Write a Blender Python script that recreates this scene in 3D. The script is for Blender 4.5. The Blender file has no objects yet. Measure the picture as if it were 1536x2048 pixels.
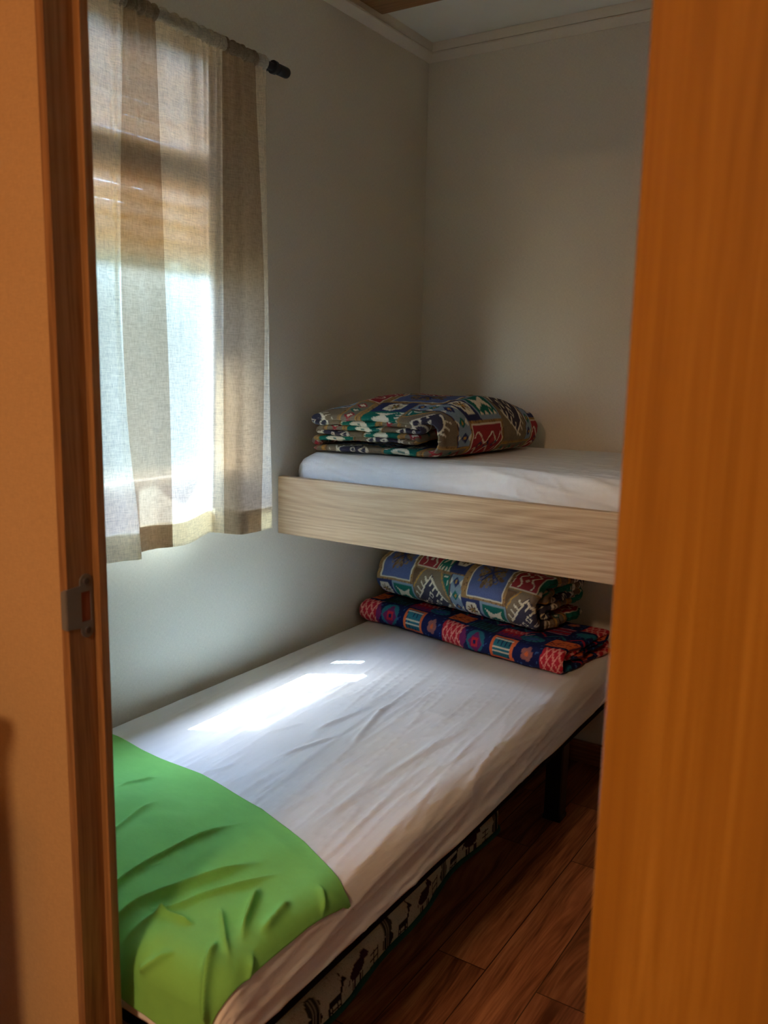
import bpy, math, random
import numpy as np
from mathutils import Vector, Matrix

# ------------------------------------------------------------------ camera, light, exposure
SC = bpy.context.scene
COL = SC.collection
PI = math.pi

cam_d = bpy.data.cameras.new('camera')
cam = bpy.data.objects.new('camera', cam_d); COL.objects.link(cam)
F_PX = 1733.4
cam_d.sensor_fit = 'VERTICAL'; cam_d.sensor_height = 32.0
cam_d.lens = F_PX / 2048.0 * 32.0
cam_d.clip_start = 0.02
YAW, PITCH, ROLL = -0.57015391, -0.1683503, 0.02061801
fw = Vector((math.sin(YAW)*math.cos(PITCH), math.cos(YAW)*math.cos(PITCH), math.sin(PITCH)))
r0 = Vector((math.cos(YAW), -math.sin(YAW), 0.0)); u0 = r0.cross(fw)
rt = math.cos(ROLL)*r0 + math.sin(ROLL)*u0
up = -math.sin(ROLL)*r0 + math.cos(ROLL)*u0
cam.matrix_world = Matrix(((rt.x, up.x, -fw.x, 1.5), (rt.y, up.y, -fw.y, 0.0), (rt.z, up.z, -fw.z, 1.24), (0, 0, 0, 1)))
cam_d.dof.use_dof = True
cam_d.dof.focus_distance = 2.1
cam_d.dof.aperture_fstop = 5.6
SC.camera = cam

SC.view_settings.view_transform = 'Standard'
SC.view_settings.look = 'None'
SC.view_settings.gamma = 1.0
SC.view_settings.use_curve_mapping = False
SC.view_settings.exposure = 0.70
SC.cycles.use_denoising = True
SC.cycles.max_bounces = 14
SC.cycles.diffuse_bounces = 8
SC.cycles.transparent_max_bounces = 16
SC.cycles.caustics_reflective = False
SC.cycles.caustics_refractive = True

SUN_DIR = Vector((0.40, 0.25, -1.0)).normalized()
SUN_ENERGY = 80.0
SKY_STRENGTH = 32.0
LAMP_ENERGY = 3.6
LAMP2_ENERGY = 33.0

w = bpy.data.worlds.new('sky'); SC.world = w; w.use_nodes = True
nt = w.node_tree; bg = nt.nodes['Background']
sky = nt.nodes.new('ShaderNodeTexSky'); sky.sky_type = 'NISHITA'
sky.sun_disc = False; sky.sun_elevation = math.radians(64.0)
sky.sun_rotation = math.atan2(-SUN_DIR.x, -SUN_DIR.y)
sky.air_density = 1.0; sky.dust_density = 1.0
tint = nt.nodes.new('ShaderNodeMix'); tint.data_type = 'RGBA'; tint.blend_type = 'MULTIPLY'; tint.inputs[0].default_value = 1.0
tint.inputs[7].default_value = (0.84, 0.94, 1.07, 1)
nt.links.new(sky.outputs[0], tint.inputs[6]); nt.links.new(tint.outputs[2], bg.inputs[0]); bg.inputs[1].default_value = SKY_STRENGTH * 0.2

sd = bpy.data.lights.new('sun', 'SUN'); sd.energy = SUN_ENERGY; sd.angle = math.radians(0.6); sd.color = (0.58, 0.80, 1.0)
so = bpy.data.objects.new('sun', sd); COL.objects.link(so)
so.rotation_euler = SUN_DIR.to_track_quat('-Z', 'Y').to_euler(); so.location = (-4, -2, 8)

# daylight portal in the window opening (a sampling aid for the sky, gives no light of its own)
pd = bpy.data.lights.new('window_portal', 'AREA'); pd.shape = 'RECTANGLE'; pd.size = 0.74; pd.size_y = 1.0
pd.cycles.is_portal = True
po = bpy.data.objects.new('window_portal', pd); COL.objects.link(po)
po.location = (-0.12, 1.41, 1.40); po.rotation_euler = (0, -PI/2, 0)

# ------------------------------------------------------------------ helpers
def srgb(r, g, b):
    def f(c):
        c /= 255.0
        return c/12.92 if c <= 0.04045 else ((c+0.055)/1.055)**2.4
    return (f(r), f(g), f(b), 1.0)

def link(o, parent=None):
    COL.objects.link(o)
    if parent is not None:
        o.parent = parent
        p, w_ = parent, Vector((0, 0, 0))
        while p is not None: w_ = w_ + p.location; p = p.parent
        o.location = -w_
    return o

def tag(o, label=None, cat=None, group=None, kind=None):
    if label: o['label'] = label
    if cat: o['category'] = cat
    if group: o['group'] = group
    if kind: o['kind'] = kind
    return o

def thing(name, label, cat, loc=(0, 0, 0), group=None):
    o = bpy.data.objects.new(name, None); o.empty_display_size = 0.05
    COL.objects.link(o); o.location = loc
    return tag(o, label, cat, group)

def mesh(name, verts, faces, mat, parent=None, smooth=False, colors=None):
    me = bpy.data.meshes.new(name)
    V = np.asarray(verts, dtype=np.float32)
    if isinstance(faces, np.ndarray):
        n = len(faces)
        me.vertices.add(len(V)); me.vertices.foreach_set('co', V.ravel())
        me.loops.add(n*4); me.loops.foreach_set('vertex_index', faces.astype(np.int32).ravel())
        me.polygons.add(n); me.polygons.foreach_set('loop_start', np.arange(0, n*4, 4, dtype=np.int32))
        me.update(calc_edges=True); me.validate()
    else:
        me.from_pydata([tuple(map(float, v)) for v in V], [], faces); me.update()
    if smooth:
        me.polygons.foreach_set('use_smooth', np.ones(len(me.polygons), dtype=bool))
    if colors is not None:
        a = me.color_attributes.new('pattern', 'FLOAT_COLOR', 'POINT')
        c = np.ones((len(V), 4), dtype=np.float32); c[:, :3] = colors
        a.data.foreach_set('color', c.ravel())
    if mat is not None: me.materials.append(mat)
    o = bpy.data.objects.new(name, me)
    return link(o, parent)

class MB:
    """collects simple solids into ONE mesh"""
    def __init__(s): s.v = []; s.f = []
    def box(s, a, b, bev=0.0):
        (x0, y0, z0), (x1, y1, z1) = a, b
        if bev <= 0:
            i = len(s.v)
            s.v += [(x0,y0,z0),(x1,y0,z0),(x1,y1,z0),(x0,y1,z0),(x0,y0,z1),(x1,y0,z1),(x1,y1,z1),(x0,y1,z1)]
            s.f += [tuple(i+k for k in q) for q in ((0,3,2,1),(4,5,6,7),(0,1,5,4),(1,2,6,5),(2,3,7,6),(3,0,4,7))]
        else:
            import bmesh
            bm = bmesh.new(); bmesh.ops.create_cube(bm, size=1.0)
            for v in bm.verts:
                v.co = ((x0+x1)/2+v.co.x*(x1-x0), (y0+y1)/2+v.co.y*(y1-y0), (z0+z1)/2+v.co.z*(z1-z0))
            bmesh.ops.bevel(bm, geom=list(bm.edges), offset=bev, segments=2, affect='EDGES', profile=0.6)
            i = len(s.v); bm.verts.index_update()
            s.v += [tuple(v.co) for v in bm.verts]; s.f += [tuple(i+v.index for v in f.verts) for f in bm.faces]
            bm.free()
        return s
    def prism(s, poly, fn, h0, h1):
        """poly: 2-D outline, fn(a,b,h)->xyz"""
        i = len(s.v); n = len(poly)
        s.v += [fn(a, b, h0) for a, b in poly] + [fn(a, b, h1) for a, b in poly]
        s.f += [tuple(range(i+n-1, i-1, -1)), tuple(range(i+n, i+2*n))]
        s.f += [(i+k, i+(k+1) % n, i+n+(k+1) % n, i+n+k) for k in range(n)]
        return s
    def lathe(s, prof, o, ax, seg=24):
        """prof: (t along axis, radius)"""
        ax = Vector(ax).normalized(); o = Vector(o)
        e = ax.orthogonal().normalized(); g = ax.cross(e)
        i = len(s.v)
        for t, r in prof:
            for k in range(seg):
                a = 2*PI*k/seg
                s.v.append(tuple(o+ax*t+(e*math.cos(a)+g*math.sin(a))*r))
        for j in range(len(prof)-1):
            for k in range(seg):
                s.f.append((i+j*seg+k, i+j*seg+(k+1) % seg, i+(j+1)*seg+(k+1) % seg, i+(j+1)*seg+k))
        s.f.append(tuple(i+k for k in range(seg-1, -1, -1)))
        s.f.append(tuple(i+(len(prof)-1)*seg+k for k in range(seg)))
        return s
    def tube(s, pts, r, seg=8):
        pts = [Vector(p) for p in pts]; i = len(s.v); n = len(pts)
        for j, p in enumerate(pts):
            t = (pts[min(j+1, n-1)]-pts[max(j-1, 0)]).normalized()
            e = t.cross(Vector((0.13, 0.21, 0.97))).normalized(); g = t.cross(e)
            for k in range(seg):
                a = 2*PI*k/seg
                s.v.append(tuple(p+(e*math.cos(a)+g*math.sin(a))*r))
        for j in range(n-1):
            for k in range(seg):
                s.f.append((i+j*seg+k, i+j*seg+(k+1) % seg, i+(j+1)*seg+(k+1) % seg, i+(j+1)*seg+k))
        s.f.append(tuple(i+k for k in range(seg-1, -1, -1)))
        s.f.append(tuple(i+(n-1)*seg+k for k in range(seg)))
        return s
    def build(s, name, mat, parent=None, smooth=False):
        return mesh(name, s.v, s.f, mat, parent, smooth)

def struct(o, label=None, cat=None):
    return tag(o, label, cat, None, 'structure')

def grid_faces(n, m, wrap_m=False):
    i = np.arange(n-1)[:, None]; j = np.arange(m if wrap_m else m-1)[None, :]
    j2 = (j+1) % m
    a = i*m+j; b = (i+1)*m+j; c = (i+1)*m+j2; d = i*m+j2
    return np.stack([a, b, c, d], -1).reshape(-1, 4)

def vnoise(x, y, seed=0):
    x = np.asarray(x, float); y = np.asarray(y, float)
    xi = np.floor(x).astype(np.int64); yi = np.floor(y).astype(np.int64)
    fx = x-xi; fy = y-yi; fx = fx*fx*fx*(fx*(fx*6-15)+10); fy = fy*fy*fy*(fy*(fy*6-15)+10)
    def h(a, b):
        n = (a*374761393 + b*668265263 + seed*974634777) & 0xffffffff
        n = ((n ^ (n >> 13))*1274126177) & 0xffffffff
        n = n ^ (n >> 16)
        return (n & 0xffff)/65535.0*2-1
    return (h(xi, yi)*(1-fx)*(1-fy)+h(xi+1, yi)*fx*(1-fy)+h(xi, yi+1)*(1-fx)*fy+h(xi+1, yi+1)*fx*fy)

def sstep(a, b, x):
    t = np.clip((np.asarray(x, float)-a)/(b-a), 0, 1); return t*t*(3-2*t)

def catmull(P, T):
    """P: (k,...) control rows, T: parameters in [0,k-1]"""
    P = np.asarray(P, float); k = len(P)
    i = np.clip(np.floor(T).astype(int), 0, k-2); f = (T-i).reshape((-1,)+(1,)*(P.ndim-1))
    p0 = P[np.maximum(i-1, 0)]; p1 = P[i]; p2 = P[i+1]; p3 = P[np.minimum(i+2, k-1)]
    m1 = (p2-p0)*0.5*0.8; m2 = (p3-p1)*0.5*0.8
    return (2*f**3-3*f**2+1)*p1+(f**3-2*f**2+f)*m1+(-2*f**3+3*f**2)*p2+(f**3-f**2)*m2

# ------------------------------------------------------------------ materials
def newmat(name):
    m = bpy.data.materials.new(name); m.use_nodes = True
    n = m.node_tree; b = n.nodes['Principled BSDF']
    return m, n, b
def N(n, t, **k):
    o = n.nodes.new(t)
    for a, v in k.items(): setattr(o, a, v)
    return o
def coords(n, scale=(1, 1, 1), rot=(0, 0, 0), loc=(0, 0, 0)):
    tc = N(n, 'ShaderNodeTexCoord'); mp = N(n, 'ShaderNodeMapping')
    n.links.new(tc.outputs['Object'], mp.inputs[0])
    mp.inputs['Scale'].default_value = scale; mp.inputs['Rotation'].default_value = rot; mp.inputs['Location'].default_value = loc
    return mp.outputs[0]
def noise(n, vec, scale=1.0, detail=3.0, rough=0.5, dist=0.0):
    t = N(n, 'ShaderNodeTexNoise'); n.links.new(vec, t.inputs['Vector'])
    t.inputs['Scale'].default_value = scale; t.inputs['Detail'].default_value = detail
    t.inputs['Roughness'].default_value = rough; t.inputs['Distortion'].default_value = dist
    return t.outputs['Fac']
def ramp(n, fac, stops):
    r = N(n, 'ShaderNodeValToRGB'); n.links.new(fac, r.inputs[0])
    e = r.color_ramp.elements
    while len(e) > 1: e.remove(e[-1])
    e[0].position = stops[0][0]; e[0].color = stops[0][1]
    for p, c in stops[1:]:
        q = e.new(p); q.color = c
    return r.outputs[0]
def mixc(n, a, b, fac, mode='MIX'):
    m = N(n, 'ShaderNodeMix', data_type='RGBA', blend_type=mode)
    if hasattr(fac, 'links'): n.links.new(fac, m.inputs[0])
    else: m.inputs[0].default_value = fac
    for i, v in ((6, a), (7, b)):
        if hasattr(v, 'links'): n.links.new(v, m.inputs[i])
        else: m.inputs[i].default_value = v
    return m.outputs[2]
def math_(n, op, a, b=0.0):
    m = N(n, 'ShaderNodeMath', operation=op)
    for i, v in ((0, a), (1, b)):
        if hasattr(v, 'links'): n.links.new(v, m.inputs[i])
        else: m.inputs[i].default_value = v
    return m.outputs[0]
def bump(n, b, h, strength, dist=0.002):
    m = N(n, 'ShaderNodeBump'); m.inputs['Strength'].default_value = strength; m.inputs['Distance'].default_value = dist
    n.links.new(h, m.inputs['Height']); n.links.new(m.outputs[0], b.inputs['Normal'])

def plain(name, c, rough=0.6, metal=0.0, nz=40.0, amt=0.12):
    m, n, b = newmat(name)
    f = noise(n, coords(n), nz, 3)
    lo = tuple(x*(1-amt) for x in c[:3])+(1,); hi = tuple(min(1, x*(1+amt)) for x in c[:3])+(1,)
    n.links.new(ramp(n, f, [(0.3, lo), (0.7, hi)]), b.inputs['Base Color'])
    b.inputs['Roughness'].default_value = rough; b.inputs['Metallic'].default_value = metal
    return m

def wood(name, dark, mid, light, along, fine=180.0, broad=14.0, rough=0.45, wav=0.35, stretch=0.02, spec=0.3, ring=500.0, ring_warp=40.0, ring_amt=0.03):
    """grain runs along axis 'along' (0,1,2)"""
    m, n, b = newmat(name)
    sc = [1.0]*3; sc[along] = stretch
    v = coords(n, tuple(sc))
    warp = noise(n, coords(n, tuple(4.0 if i != along else 0.55 for i in range(3))), 1.0, 2)
    va = N(n, 'ShaderNodeVectorMath', operation='MULTIPLY_ADD')
    n.links.new(warp, va.inputs[0]); va.inputs[1].default_value = tuple(wav*0.5 if i != along else 0.0 for i in range(3)); n.links.new(v, va.inputs[2])
    f1 = noise(n, va.outputs[0], broad, 3, 0.55)
    f2 = noise(n, va.outputs[0], fine, 2, 0.6)
    dt = N(n, 'ShaderNodeVectorMath', operation='DOT_PRODUCT'); n.links.new(coords(n), dt.inputs[0])
    dt.inputs[1].default_value = tuple((0.0 if i == along else ring*(1.0 if i != 1 else 0.8)) for i in range(3))
    big = noise(n, coords(n, tuple(5.0 if i != along else 0.9 for i in range(3))), 1.0, 1)
    sn = math_(n, 'SINE', math_(n, 'ADD', dt.outputs['Value'], math_(n, 'MULTIPLY', big, ring_warp)))
    f = math_(n, 'ADD', math_(n, 'MULTIPLY', f1, 0.38), math_(n, 'ADD', math_(n, 'MULTIPLY', f2, 0.36), math_(n, 'ADD', math_(n, 'MULTIPLY', sn, ring_amt), 0.13)))
    n.links.new(ramp(n, f, [(0.36, dark), (0.5, mid), (0.64, light)]), b.inputs['Base Color'])
    b.inputs['Roughness'].default_value = rough; b.inputs['Specular IOR Level'].default_value = spec
    bump(n, b, f2, 0.12, 0.001)
    return m

def wallpaper(name, c, weave=1.0):
    m, n, b = newmat(name)
    f1 = noise(n, coords(n, (900, 900, 120)), 1.0, 2); f2 = noise(n, coords(n, (120, 120, 900)), 1.0, 2)
    f3 = noise(n, coords(n), 3.0, 3)
    f = math_(n, 'ADD', math_(n, 'MULTIPLY', math_(n, 'ADD', f1, f2), 0.42), math_(n, 'MULTIPLY', f3, 0.16))
    a = 0.10*weave
    lo = tuple(x*(1-a) for x in c[:3])+(1,); hi = tuple(x*(1+a) for x in c[:3])+(1,)
    n.links.new(ramp(n, f, [(0.35, lo), (0.65, hi)]), b.inputs['Base Color'])
    b.inputs['Roughness'].default_value = 0.55; b.inputs['Specular IOR Level'].default_value = 0.35
    bump(n, b, f, 0.15, 0.001)
    return m

def cloth(name, c, rough=0.85, stripe=(60, 4, 60), amt=0.05, sheen=0.0, transl=0.0, weave=1400.0, bstr=0.25):
    m, n, b = newmat(name)
    f = noise(n, coords(n, stripe), 1.0, 4, 0.6)
    g = noise(n, coords(n), weave, 1)
    lo = tuple(x*(1-amt) for x in c[:3])+(1,); hi = tuple(min(1, x*(1+amt)) for x in c[:3])+(1,)
    n.links.new(ramp(n, math_(n, 'ADD', math_(n, 'MULTIPLY', f, 0.7), math_(n, 'MULTIPLY', g, 0.3)), [(0.35, lo), (0.65, hi)]), b.inputs['Base Color'])
    b.inputs['Roughness'].default_value = rough; b.inputs['Specular IOR Level'].default_value = 0.2
    b.inputs['Sheen Weight'].default_value = sheen
    bump(n, b, f, bstr, 0.004)
    return m

def printed(name, sat=1.0):
    """cloth whose print is stored on the mesh"""
    m, n, b = newmat(name)
    a = N(n, 'ShaderNodeVertexColor'); a.layer_name = 'pattern'
    g = noise(n, coords(n), 700.0, 2)
    k = ramp(n, g, [(0.3, (0.72, 0.72, 0.72, 1)), (0.7, (1.12, 1.12, 1.12, 1))])
    n.links.new(mixc(n, a.outputs[0], k, 1.0, 'MULTIPLY'), b.inputs['Base Color'])
    b.inputs['Roughness'].default_value = 0.9; b.inputs['Specular IOR Level'].default_value = 0.15
    bump(n, b, g, 0.25, 0.001)
    return m

def sheer(name, c, open_, trans, fwd=0.0):
    """thin woven cloth: some light passes between the threads, some is scattered forward or spread evenly"""
    m, n, b = newmat(name)
    out = n.nodes['Material Output']
    w1 = noise(n, coords(n, (700, 700, 60)), 1.0, 2, 0.7); w2 = noise(n, coords(n, (45, 45, 800)), 1.0, 2, 0.7)
    wv = math_(n, 'ADD', math_(n, 'MULTIPLY', w1, 0.5), math_(n, 'MULTIPLY', w2, 0.5))
    slub = ramp(n, wv, [(0.36, (0.72, 0.72, 0.72, 1)), (0.52, (1, 1, 1, 1)), (0.66, (1.15, 1.15, 1.15, 1))])
    colr = mixc(n, c, slub, 1.0, 'MULTIPLY')
    d = N(n, 'ShaderNodeBsdfDiffuse'); t = N(n, 'ShaderNodeBsdfTranslucent'); tr = N(n, 'ShaderNodeBsdfTransparent'); rf = N(n, 'ShaderNodeBsdfRefraction')
    rf.inputs['Roughness'].default_value = 0.72; rf.inputs['IOR'].default_value = 1.28
    n.links.new(colr, d.inputs[0]); n.links.new(colr, t.inputs[0]); n.links.new(colr, rf.inputs[0])
    m0 = N(n, 'ShaderNodeMixShader'); m0.inputs[0].default_value = fwd
    n.links.new(t.outputs[0], m0.inputs[1]); n.links.new(rf.outputs[0], m0.inputs[2])
    m1 = N(n, 'ShaderNodeMixShader'); m1.inputs[0].default_value = trans
    n.links.new(d.outputs[0], m1.inputs[1]); n.links.new(m0.outputs[0], m1.inputs[2])
    m2 = N(n, 'ShaderNodeMixShader')
    op = ramp(n, wv, [(0.38, (open_*1.8,)*3+(1,)), (0.62, (open_*0.35,)*3+(1,))])
    n.links.new(op, m2.inputs[0]); n.links.new(m1.outputs[0], m2.inputs[1]); n.links.new(tr.outputs[0], m2.inputs[2])
    n.links.new(m2.outputs[0], out.inputs[0])
    return m

M = {}
M['wall'] = wallpaper('beige_wallpaper', srgb(208, 202, 188))
M['wall_dimmed'] = wallpaper('dimmed_wallpaper', srgb(180, 150, 106))  # same wallpaper, darkened in colour to hold down the lamp light on it
M['ceiling'] = plain('ceiling_panel', srgb(226, 229, 224), 0.6, 0, 8, 0.03)
M['trim'] = wallpaper('cornice_wrap', srgb(214, 206, 192), 0.5)
M['pine_x'] = wood('brown_beam_wood', srgb(95, 62, 36), srgb(128, 88, 54), srgb(146, 104, 66), 0)
M['pine'] = wood('orange_pine', srgb(104, 74, 46), srgb(140, 104, 66), srgb(162, 124, 82), 2, 240, 20, 0.4, 0.25)
M['door'] = wood('door_veneer', srgb(132, 90, 26), srgb(150, 104, 32), srgb(166, 120, 44), 2, 150, 24, 0.4, 0.25, 0.010, 0.3, 300.0, 60.0, 0.015)
M['oak'] = wood('light_oak_laminate', srgb(148, 118, 88), srgb(178, 147, 112), srgb(198, 170, 136), 0, 300, 30, 0.5, 0.16, 0.012, 0.3, 420.0, 110.0, 0.035)
M['black'] = plain('black_metal', srgb(20, 21, 26), 0.45, 0.3)
M['navyframe'] = plain('dark_frame_paint', srgb(9, 11, 22), 0.9)
M['navyframe'].node_tree.nodes['Principled BSDF'].inputs['Specular IOR Level'].default_value = 0.1
M['steel'] = plain('grey_steel', srgb(116, 116, 112), 0.5, 0.35, 60, 0.06)
M['screw'] = plain('screw_steel', srgb(88, 86, 84), 0.45, 0.4)
M['hole'] = plain('mortise_shade', srgb(120, 62, 36), 0.8)
M['sheet'] = cloth('white_cotton_sheet', srgb(226, 226, 224), 0.85, (70, 5, 40), 0.02, bstr=0.35)
M['green'] = cloth('green_cotton', srgb(126, 194, 98), 0.8, (30, 40, 30), 0.04, bstr=0.2)
M['white_sheer'] = sheer('white_sheer', srgb(238, 229, 210), 0.03, 0.62, 0.80)
M['beige_sheer'] = sheer('beige_sheer', srgb(188, 168, 142), 0.03, 0.62, 0.82)
M['quilt'] = printed('kilim_print'); M['blanket'] = printed('patchwork_print'); M['pad'] = printed('tapestry_print')
M['piping'] = cloth('teal_cord', srgb(24, 84, 78), 0.7)
M['frame_white'] = plain('window_frame_wood', srgb(158, 132, 104), 0.4, 0, 10, 0.03)
M['shutter'] = sheer('shutter_slats', srgb(200, 172, 134), 0.0, 0.42)
M['orange'] = plain('orange_wood_head', srgb(188, 112, 62), 0.5)
M['transom'] = plain('dark_transom', srgb(74, 66, 62), 0.5)
M['paving'] = plain('terrace_paving', srgb(104, 94, 76), 0.8, 0, 3, 0.1)
M['leaf'] = plain('foliage', srgb(78, 76, 50), 0.6, 0, 2.5, 0.4)
M['bark'] = plain('bark', srgb(92, 74, 56), 0.9, 0, 20, 0.3)
M['lamp'] = plain('lamp_base', srgb(220, 214, 200), 0.4)

def glassmat():
    m, n, b = newmat('window_glass'); out = n.nodes['Material Output']
    t = N(n, 'ShaderNodeBsdfTransparent'); t.inputs[0].default_value = (0.94, 0.96, 0.95, 1)
    g = N(n, 'ShaderNodeBsdfGlossy'); g.inputs['Roughness'].default_value = 0.02
    mx = N(n, 'ShaderNodeMixShader'); mx.inputs[0].default_value = 0.06
    n.links.new(t.outputs[0], mx.inputs[1]); n.links.new(g.outputs[0], mx.inputs[2]); n.links.new(mx.outputs[0], out.inputs[0])
    return m
M['glass'] = glassmat()

def floormat():
    m, n, b = newmat('laminate_planks')
    tc = N(n, 'ShaderNodeTexCoord'); sp = N(n, 'ShaderNodeSeparateXYZ'); cb = N(n, 'ShaderNodeCombineXYZ')
    n.links.new(tc.outputs['Object'], sp.inputs[0])
    n.links.new(math_(n, 'ADD', sp.outputs[1], 0.07), cb.inputs[0]); n.links.new(math_(n, 'ADD', sp.outputs[0], -0.819+0.113*20), cb.inputs[1])
    br = N(n, 'ShaderNodeTexBrick'); n.links.new(cb.outputs[0], br.inputs['Vector'])
    br.offset = 0.37; br.offset_frequency = 2; br.squash = 1.0
    br.inputs['Scale'].default_value = 1.0; br.inputs['Brick Width'].default_value = 0.78; br.inputs['Row Height'].default_value = 0.113
    br.inputs['Mortar Size'].default_value = 0.0011; br.inputs['Mortar Smooth'].default_value = 0.0; br.inputs['Bias'].default_value = 0.0
    br.inputs['Color1'].default_value = (0.25, 0.25, 0.25, 1); br.inputs['Color2'].default_value = (1, 1, 1, 1); br.inputs['Mortar'].default_value = (0, 0, 0, 1)
    # grain, shifted per plank
    sh = N(n, 'ShaderNodeVectorMath', operation='MULTIPLY_ADD'); n.links.new(br.outputs['Color'], sh.inputs[0]); sh.inputs[1].default_value = (3.7, 1.9, 0)
    n.links.new(coords(n, (1, 0.045, 1)), sh.inputs[2])
    warp = noise(n, coords(n, (7, 0.9, 1)), 1.0, 2)
    va = N(n, 'ShaderNodeVectorMath', operation='MULTIPLY_ADD'); n.links.new(warp, va.inputs[0]); va.inputs[1].default_value = (0.16, 0, 0); n.links.new(sh.outputs[0], va.inputs[2])
    f1 = noise(n, va.outputs[0], 30, 3, 0.6); f2 = noise(n, va.outputs[0], 220, 2)
    f = math_(n, 'ADD', math_(n, 'MULTIPLY', f1, 0.65), math_(n, 'MULTIPLY', f2, 0.35))
    wc = ramp(n, f, [(0.36, srgb(92, 54, 34)), (0.5, srgb(146, 94, 62)), (0.64, srgb(180, 126, 86))])
    tone = ramp(n, br.outputs['Color'], [(0.0, (0.12, 0.1, 0.1, 1)), (0.2, (0.7, 0.68, 0.66, 1)), (1.0, (1.12, 1.1, 1.1, 1))])
    n.links.new(mixc(n, wc, tone, 1.0, 'MULTIPLY'), b.inputs['Base Color'])
    b.inputs['Roughness'].default_value = 0.38; b.inputs['Specular IOR Level'].default_value = 0.4
    bump(n, b, f2, 0.08, 0.001)
    return m
M['floor'] = floormat()

# ------------------------------------------------------------------ setting
ZC = 2.237           # ceiling height
YB = 2.55            # back wall
XR = 1.95            # right wall
W0, W1 = 0.655, 0.70 # the partition with the doorway

struct(MB().box((-0.3, -2.0, -0.05), (3.2, YB+0.1, 0.0)).build('floor', M['floor']))
struct(MB().box((-0.3, -2.0, ZC), (3.2, YB+0.1, ZC+0.05)).build('ceiling', M['ceiling']))
WY0, WY1, WZ0, WZ1 = 1.06, 1.76, 0.845, 1.93
b = MB()
b.box((-0.085, 0.655, 0), (0, WY0, ZC)).box((-0.085, WY1, 0), (0, YB+0.06, ZC))
b.box((-0.085, WY0, 0), (0, WY1, WZ0)).box((-0.085, WY0, WZ1), (0, WY1, ZC))
struct(b.build('wall_left', M['wall']))
struct(MB().box((-0.085, YB, 0), (XR+0.06, YB+0.06, ZC)).build('wall_back', M['wall']))
struct(MB().box((XR, W0, 0), (XR+0.06, YB, ZC)).build('wall_right', M['wall']))
DZ = 2.02
JX0, JX1 = 0.63, 1.33   # clear opening between the jambs
b = MB()
b.box((0.0, W0, 0), (JX0-0.014, W1, ZC)).box((JX1+0.014, W0, 0), (XR, W1, ZC)).box((JX0-0.014, W0, DZ+0.014), (JX1+0.014, W1, ZC))
struct(b.build('wall_front', M['wall']))
b = MB()
b.box((0.0, W0-0.0025, 0), (JX0-0.0142, W0-0.0002, ZC)).box((JX1+0.0142, W0-0.0025, 0), (XR, W0-0.0002, ZC))
struct(b.build('wall_corridor_front', M['wall_dimmed']))
struct(MB().box((-0.3, -2.0, 0), (-0.24, W0, ZC)).build('wall_corridor_left', M['pine_x']))
struct(MB().box((3.14, -2.0, 0), (3.2, YB, ZC)).build('wall_corridor_right', M['pine_x']))
struct(MB().box((-0.24, -2.06, 0), (3.14, -2.0, ZC)).build('wall_corridor_back', M['pine_x']))

# cornice: vertical band plus slanted lip, along the left and the back wall
def cornice(name, p0, p1, inward):
    iv = Vector(inward); p0 = Vector(p0); p1 = Vector(p1); L = p1-p0
    prof = [(0, ZC-0.0008), (0.0265, ZC-0.0008), (0.0265, ZC-0.028), (0.0225, ZC-0.0285), (0.0225, ZC-0.0305), (0.0285, ZC-0.0315), (0.0275, ZC-0.035), (0.004, ZC-0.051), (0, ZC-0.051)]
    def fn(a, z, h): q = p0+L*h+iv*a; return (q.x, q.y, z)
    mb = MB(); mb.prism(prof, fn, 0.0, 1.0)
    return struct(mb.build(name, M['trim']))
cornice('trim_1', (0, W1, 0), (0, YB, 0), (1, 0, 0))
cornice('trim_2', (0, YB, 0), (XR, YB, 0), (0, -1, 0))
struct(MB().box((0.0, YB-0.014, 0), (XR, YB, 0.07), 0.003).build('baseboard_back', M['pine_x']))
struct(MB().box((0.0, W1, 0), (0.014, YB-0.014, 0.07), 0.003).build('baseboard_left', M['pine_x']))
struct(MB().box((0.027, 2.085, ZC-0.014), (XR, 2.232, ZC), 0.003).build('trim_3', M['pine_x']))

# ---- door frame (left jamb with its stop and strike plate), right jamb, open leaf
j = struct(MB().box((JX0-0.014, 0.650, 0), (JX0, 0.7005, DZ), 0.001).build('trim_4', M['pine']))
MB().box((JX0, 0.688, 0), (JX0+0.0125, 0.7005, DZ), 0.0012).build('door_stop', M['pine'], j)
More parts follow.
